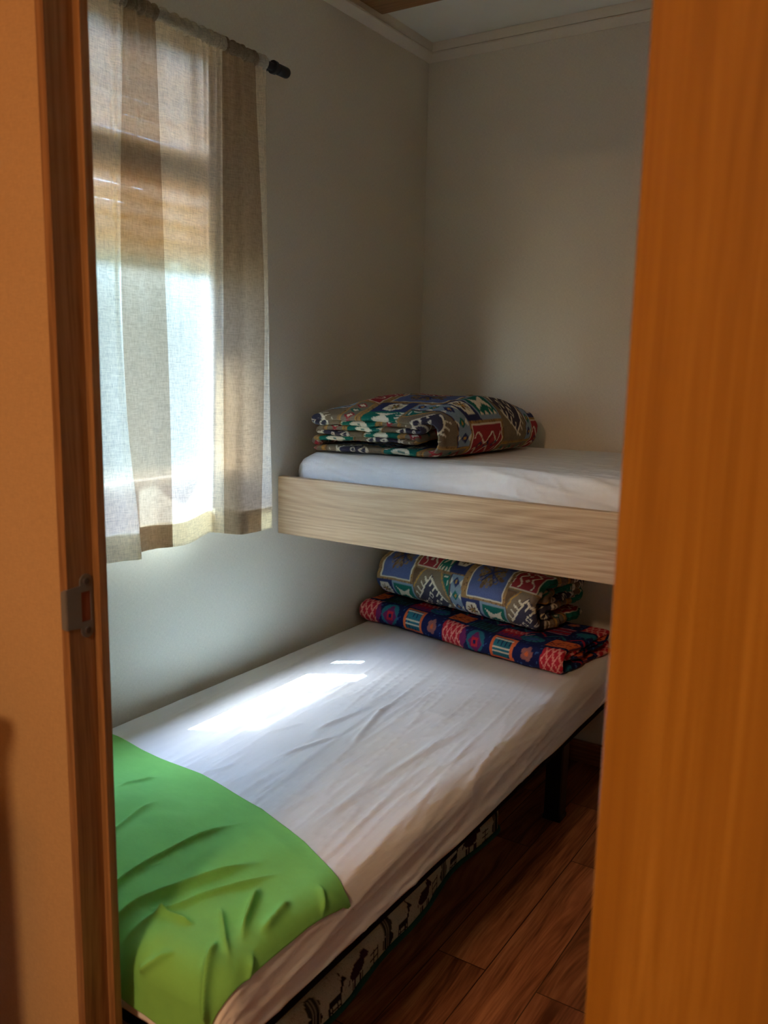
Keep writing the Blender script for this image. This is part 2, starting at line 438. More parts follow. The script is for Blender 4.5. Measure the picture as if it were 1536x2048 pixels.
# strike plate, in the plane of the jamb face (y, z)
PX = JX0
def plate_outline():
    o = []
    y0, y1, z0, z1 = 0.6675, 0.6862, 0.8975, 0.9785
    r = (y1-y0)/2; cy = (y0+y1)/2
    for k in range(0, 13): a = PI*k/12; o.append((cy+r*math.cos(a), z1-r+r*math.sin(a)))
    o += [(y0, 0.9650), (0.6520, 0.9635), (0.6520, 0.9125), (y0, 0.9110)]
    for k in range(0, 13): a = PI+PI*k/12; o.append((cy+r*math.cos(a), z0+r+r*math.sin(a)))
    return o
import bmesh
def plate_mesh():
    oy0, oy1, oz0, oz1 = 0.6688, 0.6828, 0.9185, 0.9565
    bm = bmesh.new()
    outer = [bm.verts.new((PX+0.0018, y, z)) for y, z in plate_outline()]
    inner = [bm.verts.new((PX+0.0018, y, z)) for y, z in ((oy1, oz1), (oy0, oz1), (oy0, oz0), (oy1, oz0))]
    eds = [bm.edges.new((outer[k], outer[(k+1) % len(outer)])) for k in range(len(outer))] + [bm.edges.new((inner[k], inner[(k+1) % 4])) for k in range(4)]
    bmesh.ops.triangle_fill(bm, use_beauty=True, edges=eds)
    r = bmesh.ops.extrude_face_region(bm, geom=list(bm.faces))
    for v in r['geom']:
        if isinstance(v, bmesh.types.BMVert): v.co.x -= 0.0017
    # the lip, curling back around the front edge of the jamb
    n = 9; rows = []
    for k in range(n):
        t = k/(n-1); y = 0.6520-0.0085*t; x = PX+0.0018-0.0045*max(t-0.35, 0)**2/0.42; e = 0.0025*max(t-0.6, 0)**2/0.16
        rows.append([bm.verts.new(c) for c in ((x, y, 0.9125+e), (x, y, 0.9635-e), (x-0.0016, y+0.0003*t, 0.9635-e), (x-0.0016, y+0.0003*t, 0.9125+e))])
    for k in range(n-1):
        for q in range(4): bm.faces.new((rows[k][q], rows[k][(q+1) % 4], rows[k+1][(q+1) % 4], rows[k+1][q]))
    bm.faces.new(rows[-1])
    bmesh.ops.recalc_face_normals(bm, faces=list(bm.faces))
    me = bpy.data.meshes.new('strike_plate'); bm.to_mesh(me); bm.free(); me.materials.append(M['steel'])
    return link(bpy.data.objects.new('strike_plate', me), j)
sp = plate_mesh(); sp['label'] = 'grey metal strike plate'
MB().box((PX-0.0004, 0.6675, 0.9175), (PX+0.0006, 0.6835, 0.9575)).build('latch_hole', M['hole'], sp)  # flat patch for the recess, its reddish light and shade put into colour
for zc in (0.9695, 0.9068):
    s_ = MB().lathe([(0.0, 0.0046), (0.0009, 0.0046), (0.0016, 0.0036)], (PX+0.0014, 0.6769, zc), (1, 0, 0), 20)
    s_.box((PX+0.0029, 0.6745, zc-0.0006), (PX+0.00315, 0.6793, zc+0.0006)).box((PX+0.0029, 0.6763, zc-0.0024), (PX+0.00315, 0.6775, zc+0.0024))
    s_.build('screw', M['screw'], sp)
struct(MB().box((JX1, 0.650, 0), (JX1+0.014, 0.7005, DZ), 0.001).build('trim_5', M['pine']))
struct(MB().box((JX0-0.014, 0.650, DZ), (JX1+0.014, 0.7005, DZ+0.014), 0.001).build('trim_6', M['pine']))
# the leaf swung open towards the viewer
hx, hy = 1.312, 0.598
dv = Vector((0.93, -0.37, 0)).normalized(); nv = Vector((-dv.y, dv.x, 0))
def leaf_fn(a, t, h): q = Vector((hx, hy, 0))+dv*a+nv*t; return (q.x, q.y, h)
lf = MB(); lf.prism([(0, 0.002), (0.002, 0), (0.668, 0), (0.67, 0.002), (0.67, 0.034), (0, 0.034)], leaf_fn, 0.008, DZ-0.006)
struct(lf.build('door_1', M['door']))

# ---- window in the left wall
fx0, fx1 = -0.085, -0.050
gy = [1.126, 1.573, 1.655, 1.695]; gz0, gz1 = 0.962, 1.895
fr = MB()
fr.box((fx0, WY0, WZ0), (fx1, gy[0], WZ1)).box((fx0, gy[3], WZ0), (fx1, WY1, WZ1))
fr.box((fx0, gy[0], WZ0), (fx1, gy[3], gz0)).box((fx0, gy[0], gz1), (fx1, gy[3], WZ1))
wn = struct(fr.build('window_1', M['frame_white']))
MB().box((fx0, gy[1], gz0), (fx1, gy[2], gz1)).build('window_mullion', M['frame_white'], wn)
MB().box((fx0, gy[2], 1.255), (fx1, gy[3], gz1)).build('sun_block_panel', M['frame_white'], wn)  # added panel closing the narrow pane's top, keeps sun off the bunk board
for a, c, zt_ in ((gy[0], gy[1], gz1), (gy[2], gy[3], 1.255)):
    MB().box((-0.070, a, gz0), (-0.066, c, zt_)).build('window_pane', M['glass'], wn)
MB().box((-0.05, WY0, WZ0-0.004), (0.012, WY1, WZ0+0.006), 0.002).build('window_sill', M['frame_white'], wn)
# half lowered shutter outside the pane
sh = MB()
z = 1.475
while z < 1.91:
    sh.box((-0.112, WY0-0.02, z), (-0.104, WY1+0.02, min(z+0.036, 1.91)), 0.002); z += 0.038
sh.build('roller_shutter', M['shutter'], wn)
MB().box((fx0+0.002, gy[0], 1.650), (fx1+0.004, gy[3], 1.705), 0.003).build('window_transom', M['transom'], wn)
MB().box((fx0+0.004, gy[0], 1.628), (fx1-0.004, gy[3], 1.650), 0.002).build('transom_strip', M['orange'], wn)
struct(MB().box((-14, -8, -0.45), (-0.09, 16, -0.4)).build('ground', M['paving']))

# ------------------------------------------------------------------ soft slab (mattresses, pad, cloth)
def slab_map(a, b, x0, x1, y0, y1, z0, z1, r, off=0.0):
    """a,b: extended sheet coordinates; returns point and outward normal of a rounded slab wrapped by a sheet"""
    qx = np.clip(a, x0+r, x1-r); qy = np.clip(b, y0+r, y1-r)
    dx = a-qx; dy = b-qy; L = np.hypot(dx, dy); Ls = np.maximum(L, 1e-9); nx = dx/Ls; ny = dy/Ls
    ang = np.minimum(L/r, PI/2); ext = np.maximum(L-r*PI/2, 0)
    z = np.maximum(z1-r*(1-np.cos(ang))-ext, z0)
    X = qx+nx*r*np.sin(ang); Y = qy+ny*r*np.sin(ang)
    n = np.stack([nx*np.sin(ang), ny*np.sin(ang), np.cos(ang)], -1)
    return np.stack([X, Y, z], -1)+n*off, n

def ridge(A, B, pts, amp, wid, taper=0.25, sharp=False):
    """a crease along a polyline in sheet coordinates"""
    out = np.zeros_like(A)
    tot = sum(math.dist(pts[k], pts[k+1]) for k in range(len(pts)-1)); acc = 0
    for k in range(len(pts)-1):
        (ax, ay), (bx, by) = pts[k], pts[k+1]
        l = math.dist(pts[k], pts[k+1]); ux, uy = (bx-ax)/l, (by-ay)/l
        t = (A-ax)*ux+(B-ay)*uy; d = -(A-ax)*uy+(B-ay)*ux
        over = np.maximum(np.maximum(-t, t-l), 0)
        s = (acc+np.clip(t, 0, l))/tot
        env = np.clip(np.minimum(s, 1-s)/taper, 0, 1)
        env = env*env*(3-2*env)
        p = np.exp(-np.sqrt((d/wid)**2+0.05)*1.6+0.35)*np.exp(-(over/wid)**2) if sharp else np.exp(-(d/wid)**2-(over/wid)**2)
        out = np.maximum(out, amp*env*p); acc += l
    return out

def streaks(A, B, seed, ang, sx, sy):
    """long tension wrinkles; ang turns them"""
    c, s = math.cos(ang), math.sin(ang)
    p = A*c+B*s; q = -A*s+B*c
    n = vnoise(p/sx, q/sy, seed)
    return 1-np.abs(n)

def slab(name, dims, r, res, mat, parent=None, height=None, colorfn=None, zfn=None):
    x0, x1, y0, y1, z0, z1 = dims
    T = r*PI/2+(z1-z0-r)
    e = T-r
    na = int((x1-x0+2*e)/res)+1; nb = int((y1-y0+2*e)/res)+1
    A, B = np.meshgrid(np.linspace(x0-e, x1+e, na), np.linspace(y0-e, y1+e, nb), indexing='ij')
    P, n = slab_map(A, B, x0, x1, y0, y1, z0, z1, r)
    if height is not None:
        h = height(A, B); top = n[..., 2]
        P = P+n*(h*np.where(P[..., 2] <= z0+1e-4, 0.3, 1))[..., None]
    if zfn is not None: P = zfn(P, A, B)
    V = P.reshape(-1, 3); Fq = grid_faces(na, nb)
    # closed underneath
    border = [i*nb for i in range(na)]+[(na-1)*nb+k for k in range(1, nb)]+[i*nb+nb-1 for i in range(na-2, -1, -1)]+[k for k in range(nb-2, 0, -1)]
    c = V[border].mean(0); c[2] = z0
    V = np.vstack([V, c[None]]); ci = len(V)-1
    bl = np.array(border); tri = np.stack([np.roll(bl, -1), bl, np.full(len(bl), ci), np.full(len(bl), ci)], -1)
    me_faces = [tuple(q) for q in Fq.tolist()]+[tuple(t[:3]) for t in tri.tolist()]
    cols = None
    if colorfn is not None:
        cols = np.vstack([colorfn(A, B, P).reshape(-1, 3), np.full((1, 3), 0.2)])
    return mesh(name, V, me_faces, mat, parent, True, cols)

# ---- lower bed
MX0, MX1, MY0, MY1, MZ0, MZ1 = 0.006, 0.790, 0.735, 2.47, 0.325, 0.440
def low_h(A, B):
    side = sstep(0.70, 0.80, A)
    h = 0.0022*streaks(A, B, 3, 0.10, 0.050, 0.55)**5 + 0.0018*streaks(A, B, 5, 0.14, 0.022, 0.45)**6 + 0.0012*streaks(A, B, 8, -0.12, 0.018, 0.30)**8
    h = 1.6*h*(0.35+0.65*sstep(-0.3, 0.5, vnoise(A/0.25, B/0.35, 12)+0.5*sstep(0.2, 0.5, A)))*(0.3+0.7*sstep(0.12, 0.35, A))*(1-0.6*sstep(1.75, 2.0, B))
    h += side*0.004*streaks(A, B, 15, 0.05, 0.035, 0.6)**4
    h += ridge(A, B, [(0.402, 1.433), (0.426, 1.572), (0.431, 1.631)], 0.0055, 0.0055)
    h += ridge(A, B, [(0.517, 1.418), (0.476, 1.579), (0.458, 1.665)], 0.0065, 0.006)
    h += ridge(A, B, [(0.418, 1.27), (0.462, 1.453)], 0.005, 0.006)
    h += ridge(A, B, [(0.327, 1.357), (0.362, 1.47)], 0.0025, 0.005)
    h += ridge(A, B, [(0.352, 1.144), (0.375, 1.218)], 0.0025, 0.005)
    h += ridge(A, B, [(0.647, 1.283), (0.677, 1.71)], 0.0035, 0.010)
    h += ridge(A, B, [(0.644, 1.146), (0.66, 1.597)], 0.003, 0.010)
    return h
def low_z(P, A, B):
    P = P.copy()
    low = P[..., 2] <= MZ0+1e-4
    # elastic hem rides up a little here and there
    P[..., 2] += np.where(low, 0.006*vnoise(A*0+1.5, B/0.16, 31)+0.02*sstep(2.16, 2.30, P[..., 1]), 0)
    return P
lm = slab('mattress', (MX0, MX1, MY0, MY1, MZ0, MZ1), 0.042, 0.0042, M['sheet'], None, low_h, None, low_z)
tag(lm, 'lower bed mattress in a wrinkled white fitted sheet, crossed by a patch of sun', 'mattress')

bf = thing('bed_frame', 'dark metal bed frame with square legs under the lower mattress', 'bed frame', (0.39, 1.6, 0))
MB().box((0.735, 0.75, 0.284), (0.772, 2.45, 0.319), 0.003).build('side_rail', M['navyframe'], bf)
MB().box((0.02, 0.75, 0.284), (0.057, 2.45, 0.319), 0.003).build('side_rail', M['navyframe'], bf)
MB().box((0.057, 0.75, 0.284), (0.735, 0.79, 0.318), 0.003).build('end_rail', M['navyframe'], bf)
MB().box((0.057, 2.41, 0.284), (0.735, 2.45, 0.318), 0.003).build('end_rail', M['navyframe'], bf)
MB().box((0.057, 0.79, 0.300), (0.735, 2.41, 0.316)).build('base_panel', M['navyframe'], bf)
for lx, ly in ((0.70, 2.165), (0.06, 2.165), (0.70, 0.82), (0.06, 0.82)):
    lg = MB().box((lx-0.024, ly-0.024, 0.010), (lx+0.024, ly+0.024, 0.30), 0.004).build('leg', M['black'], bf)
    MB().box((lx-0.026, ly-0.026, 0.0), (lx+0.026, ly+0.026, 0.012), 0.003).build('foot_cap', M['black'], lg)

# ---- upper bunk
bk = thing('bunk_bed', 'upper bunk of light oak laminate fixed across the back wall', 'bunk bed', (0.975, 1.8, 0.78))
MB().box((0.003, 1.8, 0.781), (XR-0.003, 1.822, 0.938), 0.0025).build('front_board', M['oak'], bk)
MB().box((0.004, 1.823, 0.815), (XR-0.004, YB-0.004, 0.835)).build('base_panel', M['oak'], bk)
for x in (0.45, 1.05, 1.6):
    MB().box((x-0.02, 1.823, 0.785), (x+0.02, YB-0.004, 0.8148), 0.002).build('cross_slat', M['oak'], bk)
def up_h(A, B):
    h = 0.002*streaks(A, B, 21, 1.35, 0.05, 0.5)**5+0.0016*streaks(A, B, 24, 1.7, 0.03, 0.35)**6
    fr_ = 1-sstep(1.84, 1.98, B)
    h += fr_*0.007*streaks(A, B, 27, 1.42, 0.035, 0.55)**3
    h += fr_*0.004*streaks(A, B, 29, 0.9, 0.04, 0.3)**4*sstep(0.5, 0.8, A)
    return h
um = slab('mattress', (0.008, XR-0.01, 1.856, YB-0.012, 0.8365, 0.998), 0.058, 0.005, M['sheet'], None, up_h)
tag(um, 'upper bunk mattress in a white fitted sheet behind the oak board', 'mattress')

# ------------------------------------------------------------------ printed patterns (1 px = 1 mm)
class Canvas:
    def __init__(s, w_, h_, c):
        s.w, s.h = w_, h_; s.a = np.zeros((h_, w_, 3), np.float32); s.a[:] = srgb(*c)[:3]
        s.Y, s.X = np.mgrid[0:h_, 0:w_].astype(np.float32)+0.5
    def put(s, mask, c): s.a[mask] = srgb(*c)[:3]
    def rect(s, x, y, w_, h_, c): s.put((s.X >= x) & (s.X < x+w_) & (s.Y >= y) & (s.Y < y+h_), c)
    def poly(s, pts, c):
        m = np.zeros(s.X.shape, bool); n = len(pts)
        for i in range(n):
            (x1, y1), (x2, y2) = pts[i], pts[(i+1) % n]
            if y1 == y2: continue
            m ^= ((s.Y > min(y1, y2)) & (s.Y <= max(y1, y2)) & (s.X < (s.Y-y1)*(x2-x1)/(y2-y1)+x1))
        s.put(m, c)
    def line(s, pts, wd, c):
        m = np.zeros(s.X.shape, bool)
        for (x1, y1), (x2, y2) in zip(pts[:-1], pts[1:]):
            l2 = max((x2-x1)**2+(y2-y1)**2, 1e-6)
            t = np.clip(((s.X-x1)*(x2-x1)+(s.Y-y1)*(y2-y1))/l2, 0, 1)
            m |= (s.X-x1-t*(x2-x1))**2+(s.Y-y1-t*(y2-y1))**2 < (wd/2)**2
        s.put(m, c)
    def disc(s, x, y, r, c): s.put((s.X-x)**2+(s.Y-y)**2 < r*r, c)
    def ell(s, x, y, rx, ry, c): s.put(((s.X-x)/rx)**2+((s.Y-y)/ry)**2 < 1, c)
    def lookup(s, u, v):
        iu = np.mod((u*1000).astype(int), s.w); iv = np.mod((v*1000).astype(int), s.h)
        return s.a[iv, iu]

CREAM = (222, 214, 190); NAVY = (44, 54, 96); TEAL = (22, 104, 92); RED = (152, 50, 58); TAN = (150, 118, 78)
BLUE = (84, 98, 142); GREY = (122, 108, 88); LB = (128, 148, 166); BRN = (104, 80, 56); OCH = (182, 138, 70)
def kilim():
    k = Canvas(340, 340, TAN); rnd = random.Random(4)
    def speck(x, y, w_, h_, c, n):
        for _ in range(n): k.disc(x+rnd.random()*w_, y+rnd.random()*h_, 1.6+rnd.random(), c)
    speck(0, 0, 340, 340, BRN, 1300); speck(0, 0, 340, 340, OCH, 500)
    # blue square with a star
    k.rect(20, 190, 122, 140, CREAM); k.rect(24, 194, 114, 132, BLUE)
    cx, cy = 81, 260
    for a in range(8):
        t = a*PI/4+PI/8; L = 44 if a % 2 else 36
        k.line([(cx+8*math.cos(t), cy+8*math.sin(t)), (cx+L*math.cos(t), cy+L*math.sin(t))], 10, BRN)
        for q in (18, 28):
            for sg in (-0.5, 0.5): k.line([(cx+q*math.cos(t), cy+q*math.sin(t)), (cx+(q+12)*math.cos(t+sg*0.7), cy+(q+12)*math.sin(t+sg*0.7))], 4, (132, 108, 72))
    for t in (0.6, 0.95, -0.6, -0.95): k.line([(cx-34*math.cos(t), cy-34*math.sin(t)), (cx+34*math.cos(t), cy+34*math.sin(t))], 4, NAVY)
    k.disc(cx, cy, 7, NAVY)
    # hexagon and hourglass row
    k.rect(0, 118, 62, 68, NAVY); k.rect(62, 118, 90, 68, LB)
    def hexa(x, y, s):
        k.poly([(x-13*s, y-20*s), (x+13*s, y-20*s), (x+22*s, y), (x+13*s, y+20*s), (x-13*s, y+20*s), (x-22*s, y)][::1], CREAM)
        for a in range(8): k.line([(x, y), (x+13*s*math.cos(a*PI/4), y+13*s*math.sin(a*PI/4))], 4*s, BRN)
        k.disc(x, y, 6*s, OCH); k.disc(x, y, 2.5*s, TEAL)
    hexa(31, 152, 1.15)
    def hour(x, y, w_, h_, c):
        k.rect(x, y, w_, h_, c); mx, my = x+w_/2, y+h_/2
        for sg in (-1, 1):
            k.poly([(mx, my-5), (mx, my+5), (mx+sg*w_*.36, my+h_*.34), (mx+sg*w_*.26, my), (mx+sg*w_*.36, my-h_*.34)], CREAM)
        k.rect(mx-4, my-4, 8, 8, CREAM)
        for q in range(4): k.poly([(x+w_*(q+.1)/4, y), (x+w_*(q+.9)/4, y), (x+w_*(q+.5)/4, y+h_*.18)], CREAM)
    hour(70, 126, 74, 52, TEAL)
    # red scroll field
    k.rect(6, 8, 138, 104, CREAM); k.rect(9, 11, 132, 98, RED)
    for y in (40, 80):
        k.line([(14+t, y+13*math.sin(t/9.0)) for t in range(0, 122, 3)], 4, CREAM)
    for x in (40, 76, 112): k.line([(x-9, 60), (x, 68), (x+9, 60), (x, 52), (x-9, 60)], 3.5, NAVY); k.disc(x, 60, 3, OCH)
    # top row, second column
    k.rect(152, 232, 82, 104, CREAM); k.rect(155, 235, 76, 98, RED)
    for x in (174, 212): k.line([(x+7*math.sin(t/6.0), 240+t) for t in range(0, 88, 3)], 4, CREAM)
    for y in (262, 284, 306): k.disc(193, y, 5, CREAM); k.disc(193, y, 2.4, RED)
    hour(234, 235, 46, 98, TEAL)
    k.rect(280, 235, 60, 98, NAVY); hexa(310, 284, 1.2)
    # comb field
    k.rect(152, 64, 142, 166, GREY); k.line([(152, 64), (294, 64), (294, 230), (152, 230), (152, 64)], 3, BRN)
    k.poly([(223, 74), (288, 147), (223, 222), (158, 147)], (60, 58, 74))
    for sg, (x0, y0, x1, y1) in ((1, (166, 150, 222, 214)), (-1, (224, 80, 282, 146)), (1, (170, 132, 222, 84)), (-1, (226, 210, 278, 160))):
        k.line([(x0, y0), (x1, y1)], 5.5, CREAM)
        dx, dy = x1-x0, y1-y0; l = math.hypot(dx, dy); px_, py_ = -dy/l, dx/l
        for t in (0.12, 0.34, 0.56, 0.78):
            bx, by = x0+dx*t, y0+dy*t; k.line([(bx, by), (bx+px_*sg*17, by+py_*sg*17)], 4.5, CREAM)
    for x, y in ((205, 147), (241, 147), (223, 128), (223, 168)):
        k.line([(x-8, y), (x, y+9), (x+8, y), (x, y-9), (x-8, y)], 3, CREAM)
    k.poly([(262, 228), (292, 228), (292, 176)], TEAL); k.line([(256, 228), (292, 168)], 4, OCH); k.line([(270, 222), (286, 222), (286, 196)], 3, CREAM)
    k.poly([(154, 228), (184, 228), (154, 190)], BRN); k.line([(190, 228), (154, 182)], 4, OCH)
    # light blue strip with diamonds
    k.rect(296, 60, 44, 172, LB); k.line([(297, 60), (297, 232)], 3, NAVY)
    for q, y in enumerate((82, 116, 150, 184, 216)):
        c = TEAL if q % 2 else NAVY
        k.poly([(318, y-13), (330, y), (318, y+13), (306, y)], c); k.disc(318, y, 4, OCH)
        for sg in (-1, 1): k.poly([(318+sg*20, y-9), (318+sg*20, y+9), (318+sg*11, y)], CREAM)
    # lower tan band: brown lozenges
    k.rect(152, 6, 188, 52, OCH); k.rect(156, 10, 180, 44, (122, 112, 96))
    for x in range(170, 336, 28):
        k.poly([(x, 14), (x+12, 32), (x, 50), (x-12, 32)], RED if (x//28) % 2 else TEAL); k.poly([(x, 22), (x+6, 32), (x, 42), (x-6, 32)], CREAM)
    return k

def patchwork():
    DN = (24, 34, 84); RD = (186, 40, 58); OR = (214, 104, 58); TL = (38, 110, 130); PU = (112, 40, 96); BL = (54, 92, 150); PK = (226, 150, 140)
    k = Canvas(330, 260, DN); rnd = random.Random(9)
    for _ in range(260): k.disc(rnd.random()*330, rnd.random()*260, 1.5+1.5*rnd.random(), BL)
    k.rect(0, 190, 64, 70, RD)
    for q in range(5): k.poly([(q*16-4, 190), (q*16+8, 226), (q*16+20, 190)], PU); k.line([(q*16-4, 258), (q*16+8, 232), (q*16+20, 258)], 3, PK)
    k.ell(100, 220, 34, 26, TL); k.ell(100, 220, 20, 12, BL)
    for a in range(10): k.line([(100+20*math.cos(a*.63), 220+14*math.sin(a*.63)), (100+32*math.cos(a*.63), 220+24*math.sin(a*.63))], 3, DN)
    k.rect(150, 196, 70, 60, OR)
    for _ in range(26): k.disc(154+rnd.random()*62, 200+rnd.random()*52, 3, (120, 46, 40))
    k.rect(232, 190, 90, 62, (30, 60, 70))
    for q in range(8): k.line([(232+q*12, 190), (232+q*12, 252)], 3, TL); k.line([(232, 190+q*9), (322, 190+q*9)], 2.2, PK)
    k.rect(10, 120, 74, 62, OR); k.rect(20, 128, 54, 46, TL)
    for q in range(5): k.line([(20+q*12, 128), (20+q*12, 174)], 3, DN); k.line([(20, 130+q*10), (74, 130+q*10)], 2.4, CREAM)
    for cx, cy in ((122, 150), (290, 96)):
        for a in range(5): k.disc(cx+11*math.cos(a*1.257), cy+11*math.sin(a*1.257), 7.5, (150, 96, 92) if cx < 200 else (120, 120, 150))
        k.disc(cx, cy, 6, OR)
    k.rect(162, 112, 72, 70, RD)
    for q in range(4):
        x = 166+q*18; k.line([(x, 112), (x+18, 146), (x, 182)], 3.5, PK); k.line([(x+18, 112), (x, 146), (x+18, 182)], 3.5, PK)
    k.poly([(234, 112), (256, 147), (234, 182)], PU)
    k.ell(286, 150, 30, 28, TL); k.poly([(286, 118), (312, 146), (286, 174), (262, 146)], PU); k.rect(276, 136, 20, 20, RD); k.rect(281, 141, 10, 10, DN)
    k.rect(0, 40, 60, 68, PU); k.rect(10, 50, 40, 48, (190, 60, 110)); k.rect(20, 60, 20, 28, DN)
    for q in range(5): k.rect(72, 44+q*13, 84, 7, RD if q % 2 else (196, 120, 140))
    k.ell(196, 74, 24, 17, TL); k.disc(216, 88, 11, TL); k.rect(180, 48, 6, 22, TL); k.rect(204, 48, 6, 22, TL)
    k.rect(238, 40, 46, 60, OR); k.rect(246, 50, 30, 40, RD); k.rect(254, 60, 14, 20, CREAM)
    for q in range(6): k.line([(q*58, 0), (q*58+29, 34), (q*58+58, 0)], 5, RD if q % 2 else TL)
    return k

KIL = kilim(); PAT = patchwork()

# ------------------------------------------------------------------ folded quilts
def fold_path(D, H, n_in, t_out, t_in, front_round=1.0, back_jit=None, ds=0.003):
    """centre line of a cloth folded over and over, in (depth, height): depth 0 is the smooth outer fold"""
    pts = []
    def arc(cx, cz, rx, rz, a0, a1, n=26):
        for k in range(n+1):
            a = a0+(a1-a0)*k/n; pts.append((cx+rx*math.cos(a), cz+rz*math.sin(a)))
    R = (H-t_out)/2; rx = R*front_round
    pts.append((D-0.01, t_out/2))
    arc(rx+t_out/2, H/2, rx, R, -PI/2, -3*PI/2)
    gap = (H-2*t_out)/max(n_in, 1)
    zs = [H-t_out-gap*(k+0.5) for k in range(n_in)]
    prev = H-t_out/2; back = True
    jit = back_jit or [0]*20
    for k, zz in enumerate(zs):
        rr = (prev-zz)/2; cz = (prev+zz)/2
        if back: arc(D-rr-0.012+jit[k], cz, rr*1.1, rr, PI/2, -PI/2, 12)
        else: arc(t_out+0.028+rr+jit[k], cz, rr*1.3, rr, PI/2, 3*PI/2, 12)
        prev = zz; back = not back
    pts.append(((D-0.03) if not back else (t_out+0.06), prev))
    P = np.array(pts); seg = np.hypot(*np.diff(P, axis=0).T); s = np.r_[0, np.cumsum(seg)]
    n = int(s[-1]/ds); q = np.linspace(0, s[-1], n)
    return np.stack([np.interp(q, s, P[:, 0]), np.interp(q, s, P[:, 1])], -1), q, gap

def quilt(name, D, H, L, n_in, t_out, frame, canvas, mat, uv0, shape=None, seed=1, front_round=1.0, jit=None, ds=0.003, bumpy=1.0, flip=False):
    """frame(d, w, h) -> world point (numpy arrays)"""
    P, s, gap = fold_path(D, H, n_in, t_out, gap_t(H, t_out, n_in), front_round, jit, ds)
    T = np.gradient(P, axis=0); T /= np.maximum(np.linalg.norm(T, axis=1), 1e-9)[:, None]
    Nn = np.stack([-T[:, 1], T[:, 0]], -1)
    outer_len = 2*D+PI*(H-t_out)/2*0.9
    th = np.where(s < outer_len*0.95, t_out, gap*0.94)*0.5
    ends = np.minimum(s, s[-1]-s); th = th*np.sqrt(np.clip(ends/0.008, 0.02, 1))
    we = np.r_[np.linspace(0, 0.012, 6)[:-1], np.linspace(0.012, L-0.012, int((L-0.024)/0.003)), np.linspace(L-0.012, L, 6)[1:]]
    prof = np.sqrt(np.clip(1-(1-np.clip(np.minimum(we, L-we)/0.012, 0, 1))**2, 0.0004, 1))
    S, Wd = np.meshgrid(s, we, indexing='ij')
    endj = (vnoise(S/0.05, S*0+seed, seed)*0.006+vnoise(S/0.015, S*0+seed, seed+3)*0.003)
    rows = []
    for sg in (1, -1):
        hh = th[:, None]*prof[None, :]
        bmp = (0.0035*vnoise(S/0.05, Wd/0.06, seed+7)+0.0022*vnoise(S/0.02, Wd/0.025, seed+9)+0.0012*vnoise(S/0.009, Wd/0.012, seed+11))*bumpy
        d = P[:, 0][:, None]+sg*Nn[:, 0][:, None]*hh+Nn[:, 0][:, None]*bmp
        h = P[:, 1][:, None]+sg*Nn[:, 1][:, None]*hh+Nn[:, 1][:, None]*bmp*0.6
        wj = Wd+endj*np.where(Wd < L/2, 1, -1)*np.clip(1-np.minimum(Wd, L-Wd)/0.15, 0, 1)
        rows.append((d, wj, h))
    d = np.concatenate([rows[0][0], rows[1][0][::-1]], 0); wv = np.concatenate([rows[0][1], rows[1][1][::-1]], 0); h = np.concatenate([rows[0][2], rows[1][2][::-1]], 0)
    SS = np.concatenate([S, S[::-1]], 0); WW = np.concatenate([Wd, Wd[::-1]], 0)
    h = np.maximum(h, 0.0008)
    if shape is not None: d, wv, h = shape(d, wv, h)
    Pw = frame(d, wv, h)
    n, m = d.shape
    F1 = grid_faces(m, n, True)   # wrap around the section
    V = Pw.transpose(1, 0, 2).reshape(-1, 3)
    uu = (WW if not flip else L-WW)
    cols = canvas.lookup(uu+uv0[0]+0.002*vnoise(SS/0.03, WW/0.03, 5), SS+uv0[1]).transpose(1, 0, 2).reshape(-1, 3)
    return mesh(name, V, F1, mat, None, True, cols)
def gap_t(H, t, n): return (H-2*t)/max(n, 1)

def framer(org, wdir, ddir):
    o = np.array(org, float); a = np.array([wdir[0], wdir[1], 0.0]); a /= np.linalg.norm(a); c = np.array([ddir[0], ddir[1], 0.0]); c /= np.linalg.norm(c)
    def f(d, w_, h): return o+w_[..., None]*a+d[..., None]*c+h[..., None]*np.array([0, 0, 1.0])
    return f

# navy blanket on the lower mattress (fold to the front, layers to the right end)
fr1 = framer((0.022, 2.176, MZ1+0.003), (1, -0.155), (0.155, 1))
def sh_b(d, w_, h):
    return d+0.010*np.sin(w_*9), w_, h*(1+0.05*np.sin(w_*7+1)*np.clip(h/0.07, 0, 1))
bl = quilt('blanket', 0.300, 0.068, 0.712, 3, 0.016, fr1, PAT, M['blanket'], (0.17, 0.105), sh_b, 3, 1.0, [0.0, 0.01, -0.01, 0.0], 0.003, 0.7)
tag(bl, 'folded navy and red patchwork blanket directly on the lower mattress under a quilt', 'blanket')
# kilim quilt on top of it
fr2 = framer((0.040, 2.232, MZ1+0.078), (1, -0.175), (0.175, 1))
def sh_q(d, w_, h):
    sag = np.clip(h/0.15, 0, 1)
    e = np.clip(np.minimum(w_, 0.60-w_)/0.16, 0, 1)
    return d+0.006*np.sin(w_*11+0.5)*sag-0.010*(1-e)*0, w_, h*(0.90+0.12*np.sqrt(np.clip(e, 0, 1)))
q2 = quilt('quilt', 0.290, 0.150, 0.585, 4, 0.030, fr2, KIL, M['quilt'], (0.335, 0.235), sh_q, 5, 1.0, [0.0, 0.012, -0.008, 0.01, 0], 0.003, 0.8)
tag(q2, 'folded kilim print quilt lying on the navy patchwork blanket under the bunk', 'quilt', 'folded kilim print quilts')
